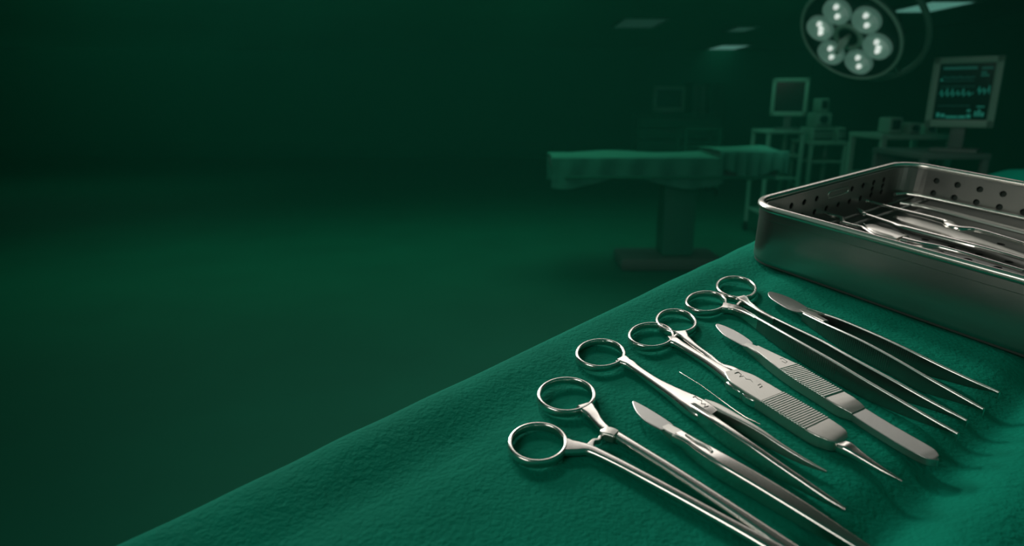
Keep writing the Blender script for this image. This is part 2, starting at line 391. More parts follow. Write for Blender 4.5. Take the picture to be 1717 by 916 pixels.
# ------------------------------------------------------------------ monitors
def monitor(px, py, Y, w, h, yaw, base_z, name, label, screen, bez=.03):
    c = R(px, py, Y); post = c.z - h / 2 - base_z; r = empty(name, Matrix.Translation((c.x, c.y, c.z - h / 2 - post)) @ Matrix.Rotation(yaw, 4, 'Z'), label, 'monitor')
    z0 = post; z1 = post + h; m = MB()                   # the face looks along -Y
    m.box(-w / 2, w / 2, -.02, .0, z0, z0 + bez * 1.15, .004); m.box(-w / 2, w / 2, -.02, .0, z1 - bez, z1, .004)
    m.box(-w / 2, -w / 2 + bez, -.02, .0, z0, z1, .004); m.box(w / 2 - bez, w / 2, -.02, .0, z0, z1, .004)
    m.build('bezel', ENAMEL, r)
    MB().box(-w / 2 + .006, w / 2 - .006, -.0, .05, z0 + .006, z1 - .006, .01).build('back_shell', DENAM, r)
    s_ = MB().box(-w / 2 + bez, w / 2 - bez, -.008, -.001, z0 + bez, z1 - bez).build('screen', GLASS, r)
    iw = w - 2 * bez; ih = h - 2 * bez; xa = -iw / 2; za = z0 + bez
    if screen:
        def quad(nm, boxes, m_):
            g = MB()
            for (a, b, c_, d) in boxes: g.box(xa + a * iw, xa + b * iw, -.0095, -.008, za + c_ * ih, za + d * ih)
            g.build(nm, m_, s_)
        quad('title_bar', [(.06, .68, .90, .945)], TRACED); quad('title_bar', [(.76, .96, .90, .93)], TRACED)
        rnd = random.Random(3)
        bl = [(.77 + .05 * (i % 3), .80 + .05 * (i % 3), .78 + .05 * (i // 3), .80 + .05 * (i // 3)) for i in range(5)]
        bl += [(.06, .12, .06, .14), (.14, .22, .06, .12), (.24, .46, .045, .085), (.48, .60, .045, .09), (.62, .70, .05, .11), (.62, .68, .16, .20)]
        bl += [(.76, .80, .08, .17), (.82, .86, .08, .20), (.88, .93, .08, .15), (.78, .92, .24, .26), (.04, .08, .70, .74)]
        for b_ in bl: quad('readout', [b_], TRACE)
        for b_ in [(.06, .66, .26, .268), (.06, .66, .70, .708), (.06, .70, .60, .606)]: quad('grid_line', [b_], TRACED)
        for (zz, amp, n_, m_, x0, x1, nm) in ((.47, .10, 44, TRACE, .05, .68, 'waveform'), (.52, .10, 18, TRACE, .74, .96, 'waveform'), (.76, .025, 30, TRACED, .06, .66, 'waveform')):
            pts = []
            for i in range(n_ + 1):
                x = x0 + (x1 - x0) * i / n_; k = i % 7
                y = zz + amp * ((0, .1, .3, .75, -.45, -.1, .15)[k]) * (.6 + .8 * rnd.random())
                pts.append((xa + x * iw, -.0095, za + y * ih))
            MB().tube(pts, .0022, 5).build(nm, m_, s_)
    MB().box(-.035, .035, .0, .045, .02, post + .04, .006).build('stand_post', DENAM, r)
    MB().box(-.11, .11, -.06, .10, 0, .02, .006).build('stand_foot', DENAM, r)
    return r
YM = 3.6
monitor(1616, 155, YM, .312, .36, math.radians(-42), R(1600, 258, YM - .12).z, 'patient_monitor', 'large monitor with glowing vital sign traces on the screen, at the right', True, .034)
YM2 = 6.5
monitor(1324, 163, YM2, .325, .35, math.radians(-24), R(1300, 219, YM2 - .1).z, 'display_monitor', 'monitor with a blank dark screen on the middle equipment cart', False, .035)
monitor(1122, 166, 12.25, .56, .44, math.radians(-10), R(1100, 191, 12.0).z, 'display_monitor', 'faint small monitor on the long cabinet at the far left', False, .06)

# ------------------------------------------------------------------ carts and cabinets
def cart(px0, px1, pyt, Y, depth, shelves, label, m=ENAMEL, name='equipment_cart', back=False, drawers=False):
    a = R(px0, pyt, Y); b = R(px1, pyt, Y); w = b.x - a.x; top = a.z; cx = (a.x + b.x) / 2
    r = empty(name, Matrix.Translation((cx, Y + depth / 2, 0)), label, 'cart' if 'cart' in name or 'rack' in name else 'cabinet')
    MB().box(-w / 2, w / 2, -depth / 2, depth / 2, top - .03, top, .006).build('top', m, r)
    for z in shelves: MB().box(-w / 2 + .02, w / 2 - .02, -depth / 2 + .02, depth / 2 - .02, z - .02, z, .004).build('shelf', m, r)
    for sx in (-1, 1):
        for sy in (-1, 1):
            x = sx * (w / 2 - .02); y = sy * (depth / 2 - .02)
            l_ = MB().box(x - .016, x + .016, y - .016, y + .016, .10, top - .03, .003).build('post', m, r)
            wh = MB().cyl((x - .014, y, .045), (x + .014, y, .045), .045, 18); wh.cyl((x, y, .045), (x, y, .11), .012, 10)
            wh.build('caster', BLACK, l_)
    if back: MB().box(-w / 2 + .03, w / 2 - .03, depth / 2 - .05, depth / 2 - .04, .15, top - .03).build('back_panel', DENAM, r)
    if drawers:
        n_ = 3
        for i in range(n_):
            z1 = top - .06 - i * .20; d_ = MB().box(-w / 2 + .04, w / 2 - .04, -depth / 2 - .01, depth / 2 - .06, z1 - .18, z1, .006).build('drawer', m, r)
            MB().box(-w * .2, w * .2, -depth / 2 - .03, -depth / 2 - .01, z1 - .05, z1 - .035, .003).build('handle', DENAM, d_)
    return r, top
# right: monitor trolley and the lower trolley beside it
cart(1548, 1664, 258, YM - .12, .5, (.22, .62), 'low dark trolley carrying the large vital signs monitor at the right', DENAM, back=True)
cart(1480, 1604, 226, 4.15, .42, (.3, .62, .86), 'pale shelf cart with small devices on top, left of the vital signs monitor', ENAMEL)
# middle
cart(1288, 1352, 219, YM2 - .1, .45, (.25, .60, .82), 'pale open-shelf cart under the blank middle monitor', ENAMEL)
cart(1359, 1424, 238, 6.42, .45, (.22, .50, .76), 'pale shelf cart stacked with devices, right of the blank monitor cart', ENAMEL)
cart(1070, 1212, 191, 12.0, .6, (.3, .7), 'long faint cabinet against the back wall at the far left', CLIN, name='cabinet', drawers=True)
cart(1150, 1212, 214, 9.5, .5, (.3, .7), 'faint low shelf cart behind the operating table', CLIN)

def device(px0, px1, py0, py1, Y, d, label, kind='monitor', m=ENAMEL, yaw=0):
    a = R(px0, py1, Y); b = R(px1, py0, Y); w = b.x - a.x; h = b.z - a.z; cx = (a.x + b.x) / 2
    r = empty('medical_device', Matrix.Translation((cx, Y, a.z)) @ Matrix.Rotation(yaw, 4, 'Z'), label, 'medical device')
    MB().box(-w / 2, w / 2, 0, d, 0, h, .012).build('case', m, r)
    if kind == 'monitor':
        MB().box(-w * .32, w * .32, -.004, .004, h * .25, h * .85, .002).build('screen', GLASS, r)
    elif kind == 'dial':
        MB().cyl((0, -.014, h * .55), (0, .002, h * .55), min(w, h) * .28, 24).build('dial', GLASS, r)
        MB().box(-w * .35, w * .35, -.006, .003, h * .10, h * .20).build('button_row', DENAM, r)
    elif kind == 'rows':
        for i in range(3): MB().box(-w * .4, w * .4, -.006, .003, h * (.12 + .29 * i), h * (.27 + .29 * i), .002).build('front_panel', GLASS if i % 2 == 0 else DENAM, r)
    return r
device(1490, 1516, 197, 224, 4.25, .14, 'small square device with a dark screen on the cart left of the big monitor', 'monitor')
device(1522, 1547, 206, 226, 4.25, .14, 'small device with a round dial, right beside the small square device', 'dial')
device(1549, 1574, 208, 226, 4.40, .14, 'small device half hidden by the big monitor, rightmost on its cart', 'dial')
device(1374, 1392, 165, 188, 6.5, .16, 'small pale device topmost on the stack of the middle shelf cart', 'monitor')
device(1366, 1396, 189, 214, 6.5, .2, 'pale device with a dark dial, second from the top of the middle cart stack', 'dial')
device(1360, 1402, 215, 237, 6.5, .3, 'wide pale device at the bottom of the middle cart stack', 'rows')
device(1403, 1420, 214, 237, 6.5, .2, 'narrow pale box right of the stack on the middle shelf cart', 'rows')
# tall glazed cabinets on the back wall, far left
for (p0, p1, lab) in ((1163, 1186, 'tall faint cupboard with two glazed doors on the back wall, left of the pair'), (1192, 1219, 'tall faint cupboard with two glazed doors on the back wall, right of the pair')):
    a = R(p0, 140, 15.2); b = R(p1, 140, 15.2); w = b.x - a.x
    r = empty('tall_cupboard', Matrix.Translation(((a.x + b.x) / 2, 15.2, 0)), lab, 'cupboard')
    MB().box(-w / 2, w / 2, .02, .7, 0, a.z, .01).build('body', CLIN, r)
    for sx in (-1, 1):
        d_ = MB().box(min(0, sx * w / 2) + .008, max(0, sx * w / 2) - .008, 0, .02, .05, a.z - .03, .004).build('door', ENAMEL if p0 < 1170 else CLIN, r)
        MB().cyl((sx * .03, -.02, .9), (sx * .03, -.02, 1.1), .008, 8).build('handle', DENAM, d_)

# ------------------------------------------------------------------ operating table
By = 5.0; lx = R(925, 262, By).x; mx = R(1215, 262, By).x; rx_ = R(1325, 250, By).x
zt = R(1100, 264, By).z
bed = empty('operating_table', Matrix.Translation(((lx + rx_) / 2, By + .32, 0)), 'green-sheeted operating table in the background left of the carts', 'operating table')
o0 = (lx + rx_) / 2
def sheet(x0, x1, y0, y1, z, drop, seed, sag=.012):
    """draped sheet: top with soft waves, hanging sides with folds"""
    rnd = random.Random(seed); v = []; f = []; NX = 40; prof = []
    for t in range(9): prof.append((0.0, -drop * (1 - t / 8)))
    hw = (y1 - y0)
    ys = [y0 - .012] * 6 + [y0 - .004, y0 + .01] + [y0 + hw * k / 8 for k in range(1, 8)] + [y1 - .01, y1 + .004] + [y1 + .012] * 6
    zs = [-drop * (1 - k / 6) - .02 for k in range(6)] + [-.008, 0] + [0] * 7 + [0, -.008] + [-.02 - drop * (k + 1) / 6 for k in range(6)]
    M_ = len(ys)
    for i in range(NX + 1):
        x = x0 + (x1 - x0) * i / NX; cut = .82 + .18 * math.sin(i * .21 + seed)
        for y, z_ in zip(ys, zs):
            zz = z_ * cut if z_ < -.03 else z_
            fold = .014 * math.sin(i * .9 + seed) * min(1, -z_ / .1) if z_ < 0 else 0
            top = sag * math.sin(x * 7 + seed) * math.sin((y - y0) * 9) if z_ == 0 else 0
            v.append((x, y + (fold if y < (y0 + y1) / 2 else -fold), z + zz + top))
    for i in range(NX):
        for k in range(M_ - 1): f.append((i * M_ + k, i * M_ + k + 1, (i + 1) * M_ + k + 1, (i + 1) * M_ + k))
    return v, f
hwd = .30
MB().box(lx - o0, rx_ - o0 - .02, -hwd + .02, hwd - .02, zt - .10, zt - .012, .03).build('mattress', DENAM, bed)
v, f = sheet(lx - o0, mx - o0, -hwd, hwd, zt, .22, 1); link('sheet', v, f, SHEET, bed)
v, f = sheet(mx - o0 - .03, rx_ - o0, -hwd - .01, hwd + .01, zt + .045, .20, 4); link('head_sheet', v, f, SHEET, bed)
MB().box(mx - o0 + .0, rx_ - o0 - .03, -hwd + .03, hwd - .03, zt - .012, zt + .033, .02).build('head_cushion', DENAM, bed)
MB().box(lx - o0 + .1, rx_ - o0 - .05, -hwd + .06, hwd - .06, zt - .17, zt - .10, .01).build('frame', DENAM, bed)
MB().box(.02, .28, -.13, .13, .10, zt - .17, .03).build('column', CLIN, bed)
MB().box(-.32, .50, -.22, .22, 0.0, .10, .03).build('base', DENAM, bed)
MB().cyl((lx - o0 + .1, -hwd - .03, zt - .15), (rx_ - o0 - .1, -hwd - .03, zt - .15), .012, 10).build('side_rail', CLIN, bed)

# draped chair behind the tray, right edge
c = R(1735, 330, 2.4)
prof = [(.34, -c.z + .01), (.33, -.6), (.30, -.25), (.27, -.05), (.20, .05), (.10, .09), (0, .10)]
m = MB().lathe(prof, 48)
for i, q in enumerate(m.v):
    a = math.atan2(q.y, q.x); k = max(0, -q.z); q.x *= 1 + .06 * math.sin(a * 9) * min(1, k * 2); q.y *= 1 + .06 * math.sin(a * 9) * min(1, k * 2)
    m.v[i] = q + Vector((0, 0, c.z))
o = m.build('draped_stool', CLOTH); o.location = (c.x, c.y, 0)
tag(o, 'stool under a green drape behind the steel tray at the right edge', 'stool')

# ================================================================== INSTRUMENT TABLE
E0 = L(492, 757); E1 = L(1262, 397); eu = (E1 - E0).normalized(); ew = Vector((eu.y, -eu.x, 0))
U0, U1, WW = -.42, .78, .75
def tp(u, w, z): return E0 + eu * u + ew * w + Vector((0, 0, z))
tb = empty('instrument_table', TM @ Matrix.Translation(tp((U0 + U1) / 2, WW / 2, -.012)), 'steel instrument table under the green cloth, top leaning towards the viewer', 'table')
ob = tp((U0 + U1) / 2, WW / 2, -.012)
RB = Matrix(((eu.x, ew.x, 0, 0), (eu.y, ew.y, 0, 0), (0, 0, -1, 0), (0, 0, 0, 1)))
MB().box(-(U1 - U0) / 2 + .015, (U1 - U0) / 2 - .015, -WW / 2 + .015, WW / 2 - .015, .004, .03, .006, RB).build('top', SATIN, tb)
tbi = (TM @ Matrix.Translation(ob)).inverted()
legpts = []
for a in (-1, 1):
    for b in (-1, 1):
        p = RB @ Vector((a * ((U1 - U0) / 2 - .06), b * (WW / 2 - .06), .03)); wp = (TM @ Matrix.Translation(ob)) @ p
        legpts.append(wp)
        foot = Vector((wp.x, wp.y, 0.0))
        l_ = MB().cyl(tbi @ wp, tbi @ (foot + Vector((0, 0, .08))), .014, 16).build('leg', SATIN, tb)
        MB().cyl(tbi @ (foot + Vector((-.014, 0, .04))), tbi @ (foot + Vector((.014, 0, .04))), .04, 20).build('caster', BLACK, l_)

# the cloth: flat over the table, rolling over the edges and hanging in folds
def hill(x, y):
    z = 0.0
    # soft folds in the near right part, well away from the instruments
    P1, P2 = L(1690, 690), L(1500, 870)
    d = (P2 - P1).normalized(); nn = Vector((-d.y, d.x, 0)); q = Vector((x, y, 0)) - P1
    t = q.dot(nn); fade = 1.0
    z += -.007 * math.exp(-(t / .014) ** 2) + .004 * math.exp(-((t - .03) / .018) ** 2)
    # a soft roll along the long left edge
    q = Vector((x, y, 0)) - E0; w = q.dot(ew); u = q.dot(eu)
    z += .0028 * math.exp(-((w - .020) / .014) ** 2) * (.75 + .25 * math.sin(u * 23))
    z -= .0022 * math.exp(-((w - .052) / .014) ** 2) * (.7 + .3 * math.sin(u * 17 + 1))
    z += .0005 * math.sin(x * 61 + 3 * math.sin(y * 23)) * math.sin(y * 47 + 1)
    return z
def cloth():
    us = []; ws = []
    def prof(a, b, n, r, drop, fine0, fine1):
        """list of (position, dz, outward) along one axis with rolled ends"""
        out = []
        for k in range(7, 0, -1): out.append((a, -r - drop * k / 7, 1))
        for k in range(9): t = math.pi / 2 * k / 8; out.append((a + r - r * math.cos(t), -r + r * math.sin(t), 0))
        for k in range(1, n): out.append((a + r + (b - a - 2 * r) * k / n, 0, 0))
        for k in range(9): t = math.pi / 2 * k / 8; out.append((b - r + r * math.sin(t), -r + r * math.cos(t), 0))
        for k in range(1, 8): out.append((b, -r - drop * k / 7, -1))
        return out
    pu = prof(U0, U1, 260, .012, .20, 0, 0); pw = prof(0, WW, 170, .012, .20, 0, 0)
    V = []; Fc = []
    for (u, dz1, s1) in pu:
        for (w, dz2, s2) in pw:
            p = tp(u, w, 0); z = dz1 + dz2 if not (dz1 and dz2) else min(dz1, dz2)
            if s2: p += ew * (-s2) * (.004 + .012 * math.sin(u * 38) * min(1, -dz2 / .12))
            if s1: p += eu * (-s1) * (.004 + .012 * math.sin(w * 38) * min(1, -dz1 / .12))
            z0_ = hill(p.x, p.y) if not (s1 or s2) else 0
            V.append(Vector((p.x, p.y, z + z0_ - .0002)))
    n = len(pw)
    for i in range(len(pu) - 1):
        for k in range(n - 1): Fc.append((i * n + k, i * n + k + 1, (i + 1) * n + k + 1, (i + 1) * n + k))
    return V, Fc
V, Fc = cloth(); b0 = tp((U0 + U1) / 2, WW / 2, 0)
o = link('surgical_cloth', [v - b0 for v in V], Fc, CLOTH, sharp=80); o.matrix_world = TM @ Matrix.Translation(b0)
tag(o, 'dark green surgical cloth draped over the instrument table', 'cloth')

# ================================================================== STERILISING TRAY
ang = math.radians(-55); td = Vector((math.cos(ang), math.sin(ang), 0)); tm = Vector((-td.y, td.x, 0))
TC = Vector((.2103, .5182, 0)) - td * .020
TL, TW, TH, TR = .40, .262, .052, .028
TRM = Matrix(((td.x, tm.x, 0, TC.x), (td.y, tm.y, 0, TC.y), (0, 0, 1, 0.0008), (0, 0, 0, 1)))
tray = empty('instrument_tray', TM @ TRM, 'deep stainless steel sterilising tray with rolled rim holding long instruments', 'tray')
def rrect(off, z, n=10):
    """rounded rectangle loop of the tray, off = outward offset"""
    r = max(TR + off, .002); x0, x1, y0, y1 = -off, TL + off, -off, TW + off; out = []
    for cx, cy, a0 in ((x1 - r, y1 - r, 0), (x0 + r, y1 - r, 90), (x0 + r, y0 + r, 180), (x1 - r, y0 + r, 270)):
        for k in range(n + 1): a = math.radians(a0 + 90 * k / n); out.append(Vector((cx + r * math.cos(a), cy + r * math.sin(a), z)))
    return out
def loops(prof, cap0=True, cap1=True):
    m = MB(); ls = [rrect(o_, z) for o_, z in prof]; n = len(ls[0]); V = [p for l in ls for p in l]; Fc = []
    for i in range(len(ls) - 1):
        for k in range(n): Fc.append((i * n + k, i * n + (k + 1) % n, (i + 1) * n + (k + 1) % n, (i + 1) * n + k))
    if cap0: Fc.append(tuple(range(n)))
    if cap1: Fc.append(tuple(range((len(ls) - 1) * n, len(ls) * n)))
    return m.add(V, Fc)
bl = [(-.006 + .006 * math.sin(math.radians(a)), .006 - .006 * math.cos(math.radians(a))) for a in (0, 20, 45, 70, 90)]
body = bl + [(0.0, TH - .0115), (.0006, TH - .011), (.0006, TH - .003), (-.001, TH - .003), (-.0012, TH - .006)]
loops(body, True, False).build('body', TRAYM, tray, sharp=30)
HOLE_SHADE = mat('hole_shade_lining', (.05, .07, .06), .6, .6)  # shade behind the basket holes put into a dark inner wall
loops([(-.0012, TH - .006), (-.0012, .0012)], False, True).build('shade_lining', HOLE_SHADE, tray, sharp=30)
rim = [(-.0004 + .0032 * math.cos(a), TH - .0022 + .0030 * math.sin(a)) for a in [math.radians(q) for q in range(-100, 261, 30)]]
loops(rim, False, False).build('rim', RIMM, tray, sharp=60)

def perforated(length, z0, z1, holes, hr, gx, place):
    """sheet with real round holes: holes = set of (column, row); cells of gx, the rest solid"""
    nc = int(length / gx); gz = gx; nr = int(round((z1 - z0) / gz)); gx = length / nc; gz = (z1 - z0) / nr
    m = MB(); N = 16
    for i in range(nc):
        for j in range(nr):
            x0_, y0_ = i * gx, z0 + j * gz; cx, cy = x0_ + gx / 2, y0_ + gz / 2
            if (i, j) not in holes:
                m.add([place(x0_, y0_), place(x0_ + gx, y0_), place(x0_ + gx, y0_ + gz), place(x0_, y0_ + gz)], [(0, 1, 2, 3)]); continue
            V = []
            for k in range(N):
                a = 2 * math.pi * (k + .5) / N; V.append(place(cx + hr * math.cos(a), cy + hr * math.sin(a)))
            for k in range(N):
                a = 2 * math.pi * (k + .5) / N; s_ = 1 / max(abs(math.cos(a)), abs(math.sin(a)))
                # snap to corners so that cells tile without gaps
                X, Y_ = math.cos(a) * s_, math.sin(a) * s_
                if k % 4 == 1: pass
                V.append(place(cx + X * gx / 2, cy + Y_ * gz / 2))
            Fc = [(k, (k + 1) % N, N + (k + 1) % N, N + k) for k in range(N)]
            b = len(V)
            V += [place(x0_ + gx, y0_ + gz), place(x0_, y0_ + gz), place(x0_, y0_), place(x0_ + gx, y0_)]
            for t, k in enumerate((1, 5, 9, 13)): Fc.append((N + k, b + t, N + (k + 1) % N)) if k + 1 < N else Fc.append((N + k, b + t, N))
            m.add(V, Fc)
    bm = bmesh.new(); vs = [bm.verts.new(q) for q in m.v]
    for q in m.f:
        try: bm.faces.new([vs[i] for i in q])
        except ValueError: pass
    bmesh.ops.remove_doubles(bm, verts=bm.verts, dist=1e-5); bm.verts.index_update()
    m.v = [q.co.copy() for q in bm.verts]; m.f = [tuple(q.index for q in f_.verts) for f_ in bm.faces]; bm.free()
    return m
def thick(o, t):
    md = o.modifiers.new('solidify', 'SOLIDIFY'); md.thickness = t; md.offset = 0; return o
g = .0065; INS = .0045; ZB0, ZB1 = .0035, TH - .0035
nrow = int(round((ZB1 - ZB0) / g)); Ls = TL - 2 * TR; Ws = TW - 2 * TR
r1, r2 = 5, 3
ncl = int(Ws / g); ncb = int(Ls / g)
hl = {(i, r1) for i in range(1, ncl, 3)} | {(i, r2) for i in range(1, ncl, 3)} | {(i, r1 - 1) for i in (ncl - 3, ncl - 6)}
hl -= {(i, r1) for i in range(int(ncl * .42), int(ncl * .62))}
hb = {(i, r1) for i in range(1, ncb, 3)} | {(i, r2) for i in range(1, ncb, 3)} | {(i, r1 - 1) for i in (1 + 3 * (ncb // 6), )}
bk = MB()
pl = perforated(Ws, ZB0, ZB1, hl, .0028, g, lambda a, z: Vector((INS, TR + a, z))); bk.add(pl.v, pl.f)
pl = perforated(Ls, ZB0, ZB1, hb, .0030, g, lambda a, z: Vector((TR + a, TW - INS, z))); bk.add(pl.v, pl.f)
pl = perforated(Ls, ZB0, ZB1, hb, .0030, g, lambda a, z: Vector((TR + a, INS, z))); bk.add(pl.v, pl.f)
pl = perforated(Ws, ZB0, ZB1, hl, .0028, g, lambda a, z: Vector((TL - INS, TR + a, z))); bk.add(pl.v, pl.f)
r_ = TR - INS
for cx, cy, a0 in ((TL - TR, TW - TR, 0), (TR, TW - TR, 90), (TR, TR, 180), (TL - TR, TR, 270)):
    V = []; Fc = []
    for k in range(9):
        a = math.radians(a0 + 90 * k / 8)
        V += [Vector((cx + r_ * math.cos(a), cy + r_ * math.sin(a), ZB0)), Vector((cx + r_ * math.cos(a), cy + r_ * math.sin(a), ZB1))]
    for k in range(8): Fc.append((2 * k, 2 * k + 1, 2 * k + 3, 2 * k + 2))
    bk.add(V, Fc)
bko = thick(bk.build('basket_wall', BASKM, tray, smooth=False), .0016)
# perforated basket floor
nf = int(Ls / .011)
hf = {(i, j) for i in range(0, nf, 2) for j in range(0, int(Ws / .011), 2)}
pf = perforated(Ls, 0, Ws, hf, .0032, .011, lambda a, b: Vector((TR + a, TR + b, .006)))
for (x0, x1, y0, y1) in ((INS, TR, TR, TW - TR), (TL - TR, TL - INS, TR, TW - TR), (TR, TL - TR, INS, TR), (TR, TL - TR, TW - TR, TW - INS)):
    pf.add([(x0, y0, .006), (x1, y0, .006), (x1, y1, .006), (x0, y1, .006)], [(0, 1, 2, 3)])
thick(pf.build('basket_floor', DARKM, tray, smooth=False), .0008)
# slot grip in the left wall: a raised rounded frame
sl = MB(); ys0, ys1, zc_ = TR + Ws * .44, TR + Ws * .58, ZB0 + (r1 + .5) * g
pts = []
for k in range(24):
    a = 2 * math.pi * k / 24; pts.append((INS + .001, (ys1 if math.cos(a) > 0 else ys0) + .003 * math.cos(a), zc_ + .003 * math.sin(a)))
sl.tube(pts, .0006, 6, True); sl.build('grip_slot', RIMM, tray)
# support rails across the tray and the basket's inner wire
rail = MB()
RZ = .0178
for x in (.020, .034):
    rail = MB(); rail.tube([(x, INS + .001, RZ), (x, TW - INS - .001, RZ)], .0016, 8)
    rail.build('support_rail', DARKM, tray)
for x in (.20, .34):
    MB().tube([(x, INS + .001, RZ), (x, TW - INS - .001, RZ)], .0016, 8).build('support_rail', DARKM, tray)
wz = .022
wire = [(TL - .012, TW - .012, wz), (.030, TW - .012, wz), (.017, TW - .016, wz), (.0115, TW - .028, wz)]
wire = [Vector(p) for p in wire]
MB().tube([wire[0]] + [wire[0].lerp(wire[1], t / 6) for t in range(1, 6)] + wire[1:], .0021, 10).build('basket_rail', RIMM, tray)

# the long instruments lying in the tray (built on the support rails)
def laid(name, label, cat, rows, m=STEEL, group=None, handle=None, tip=None, extra=None):
    b = L(rows[0][0], rows[0][1], .0); r = empty(name, TM @ Matrix.Translation(b + Vector((0, 0, .020))), label, cat, group)
    bb = b + Vector((0, 0, .020))
    def part(nm, rw, mm, k=5, e=.8, **kw):
        V, Fc = loft([(*q_[:4], q_[4] * 1.45) for q_ in rw], k, e, 12, **kw); link(nm, [v - bb for v in V], Fc, mm, r); return r
    part('shaft', rows, m)
    if handle: part('handle', handle, SATIN)
    if tip: part('hook', tip, m)
    if extra: part('jaw', extra, m)
    return r
z0 = 20.0
laid('long_probe', 'long slim steel probe in the tray with a stepped joint, second from the back wall', 'probe',
     [(1462, 337, z0 + 3, z0 - 0, 2.6), (1500, 347, z0 + 3, z0, 2.8), (1585, 368, z0 + 4, z0, 3.6), (1592, 373, z0 + 4, z0, 5), (1608, 379, z0 + 4, z0, 5), (1640, 383, z0 + 3.5, z0, 3), (1717, 406, z0 + 3, z0, 2.2), (1780, 427, z0 + 3, z0, 1.5)],
     tip=[(1446, 332, z0 + 2.6, z0, 1.8), (1452, 334, z0 + 3.4, z0, 2.6), (1458, 336, z0 + 2.4, z0, 1.6), (1464, 338, z0 + 3, z0, 2.4)])
laid('long_retractor', 'straight rod with a small hooked end, third from the back wall of the tray', 'rod',
     [(1450, 357, z0 + 3, z0, 2.6), (1500, 373, z0 + 3.2, z0, 3.2), (1525, 380, z0 + 4, z0, 4.2), (1620, 405, z0 + 4, z0, 4), (1690, 424, z0 + 3, z0, 2.6), (1760, 446, z0 + 3, z0, 2)],
     tip=[(1440, 349, z0 + 2.6, z0, 1.8), (1445, 352, z0 + 3.4, z0, 2.8), (1449, 356, z0 + 3.6, z0, 3), (1453, 358, z0 + 3, z0, 2.4)])
laid('flat_handled_scalpel', 'long scalpel lying in the tray with a broad flat satin handle', 'scalpel',
     [(1515, 397, z0 + 4.5, z0, 4.6), (1545, 405, z0 + 4.5, z0, 4), (1580, 412, z0 + 4, z0, 2.6), (1640, 429, z0 + 3, z0, 2.2), (1717, 452, z0 + 3, z0, 2)],
     handle=[(1462, 376, z0 + 3, z0, 5), (1470, 381, z0 + 4, z0, 9), (1490, 388, z0 + 4.2, z0, 10), (1514, 396, z0 + 4.2, z0, 9)])
laid('curved_forceps', 'curved steel forceps lying in the tray closest to its front rim', 'forceps',
     [(1414, 371, z0 + 3.4, z0, 2.6), (1432, 376, z0 + 3, z0, 2), (1448, 380, z0 + 3, z0, 2), (1462, 389, z0 + 3, z0, 2.2), (1480, 400, z0 + 3, z0, 2.6), (1530, 417, z0 + 3, z0, 2.6), (1600, 441, z0 + 3, z0, 2.4), (1720, 478, z0 + 3, z0, 1.6)],
     tip=[(1387, 356, z0 + 2.4, z0, 1.8), (1392, 358, z0 + 3.2, z0, 2.8), (1405, 361, z0 + 3.2, z0, 2.8), (1412, 364, z0 + 3.4, z0, 2.4), (1414, 371, z0 + 3.4, z0, 2.8)],
     extra=[(1448, 374, z0 + 1, z0 - 2, 1), (1470, 389, z0 + 1.5, z0 - 2, 3), (1510, 400, z0 + 1.5, z0 - 2, 5), (1560, 418, z0 + 1.5, z0 - 2, 5), (1640, 446, z0 + 1.5, z0 - 2, 2)])
laid('long_scissors', 'long steel scissor blade in the tray under the rail along the back wall', 'scissors',
     [(1510, 338, z0 + 1, z0 - 3, 2), (1560, 346, z0 + 1, z0 - 3, 4), (1640, 366, z0 + 1, z0 - 3, 5), (1740, 392, z0 + 1, z0 - 3, 5)], SATIN)
laid('flat_spatula', 'wide flat satin spatula low in the middle of the tray', 'spatula',
     [(1500, 362, z0 - 6, z0 - 8, 3), (1530, 370, z0 - 6, z0 - 8, 12), (1600, 392, z0 - 6, z0 - 8, 13), (1680, 418, z0 - 6, z0 - 8, 10), (1750, 440, z0 - 6, z0 - 8, 5)], SATIN)

# ================================================================== INSTRUMENTS ON THE CLOTH
# --- 1 nearest ringed forceps
t = Tool('ringed_forceps', 1010, 745, 'nearest ringed forceps, open, with the two large finger rings at the lower left', 'forceps')
t.part('finger_ring', ring(902, 740, 47, 31.5, 0, 5.2, .4, 1.9))
t.part('finger_ring', ring(950, 660, 46.5, 27.5, 0, 5.2, .4, 1.9))
t.part('shank', loft([(947, 744, 5, .6, 9), (952, 745, 5, .8, 8.5), (959, 746, 5, 1, 7.4), (970, 747, 5, 1, 6.4), (985, 749, 5, 1, 4.8), (1003, 756, 5, 1, 4.2), (1040, 774, 5.2, 1, 4), (1080, 795, 5.4, 1, 4), (1160, 838, 5.4, 1, 4), (1260, 893, 5.4, .8, 4.4), (1340, 938, 5.4, .8, 6)], 5, .79))
t.part('shank', loft([(980, 677, 5, .6, 8), (984, 681, 5, .8, 7.6), (988, 685, 5, 1, 6.6), (994, 691, 5, 1, 5.6), (1003, 703, 5, 1, 4.4), (1017, 717, 5.2, 1, 4.2), (1034, 726, 5.4, 1, 4.2), (1070, 748, 5.6, 1, 4.2), (1145, 795, 5.6, 1, 4.4), (1240, 857, 5.6, 1, 4.6), (1340, 925, 5.6, 1, 5.5)], 5, .79))
t.part('ratchet', loft([(1009, 719, 5.8, 1.4, 1.5), (1013, 720, 6.2, 1.4, 5), (1024, 722, 6.4, 1.2, 5.6), (1033, 726, 6.2, 1.2, 5)], 4, .6), SATIN)
t.part('ratchet', loft([(988, 748, 4.6, 1.4, 3.4), (993, 740, 4.6, 1.6, 2), (997, 737, 4.6, 1.6, 1.6), (1004, 736, 4.6, 1.6, 1.4), (1007, 731, 4.6, 1.6, 1.2), (1013, 729, 4.6, 1.8, 1.2)], 4, .6), SATIN)
t.part('box_joint', loft([(1320, 922, 6.4, .6, 5), (1345, 938, 6.6, .5, 8), (1385, 962, 6.6, .5, 8), (1410, 978, 6.2, .6, 6)], 4, .6), SATIN)
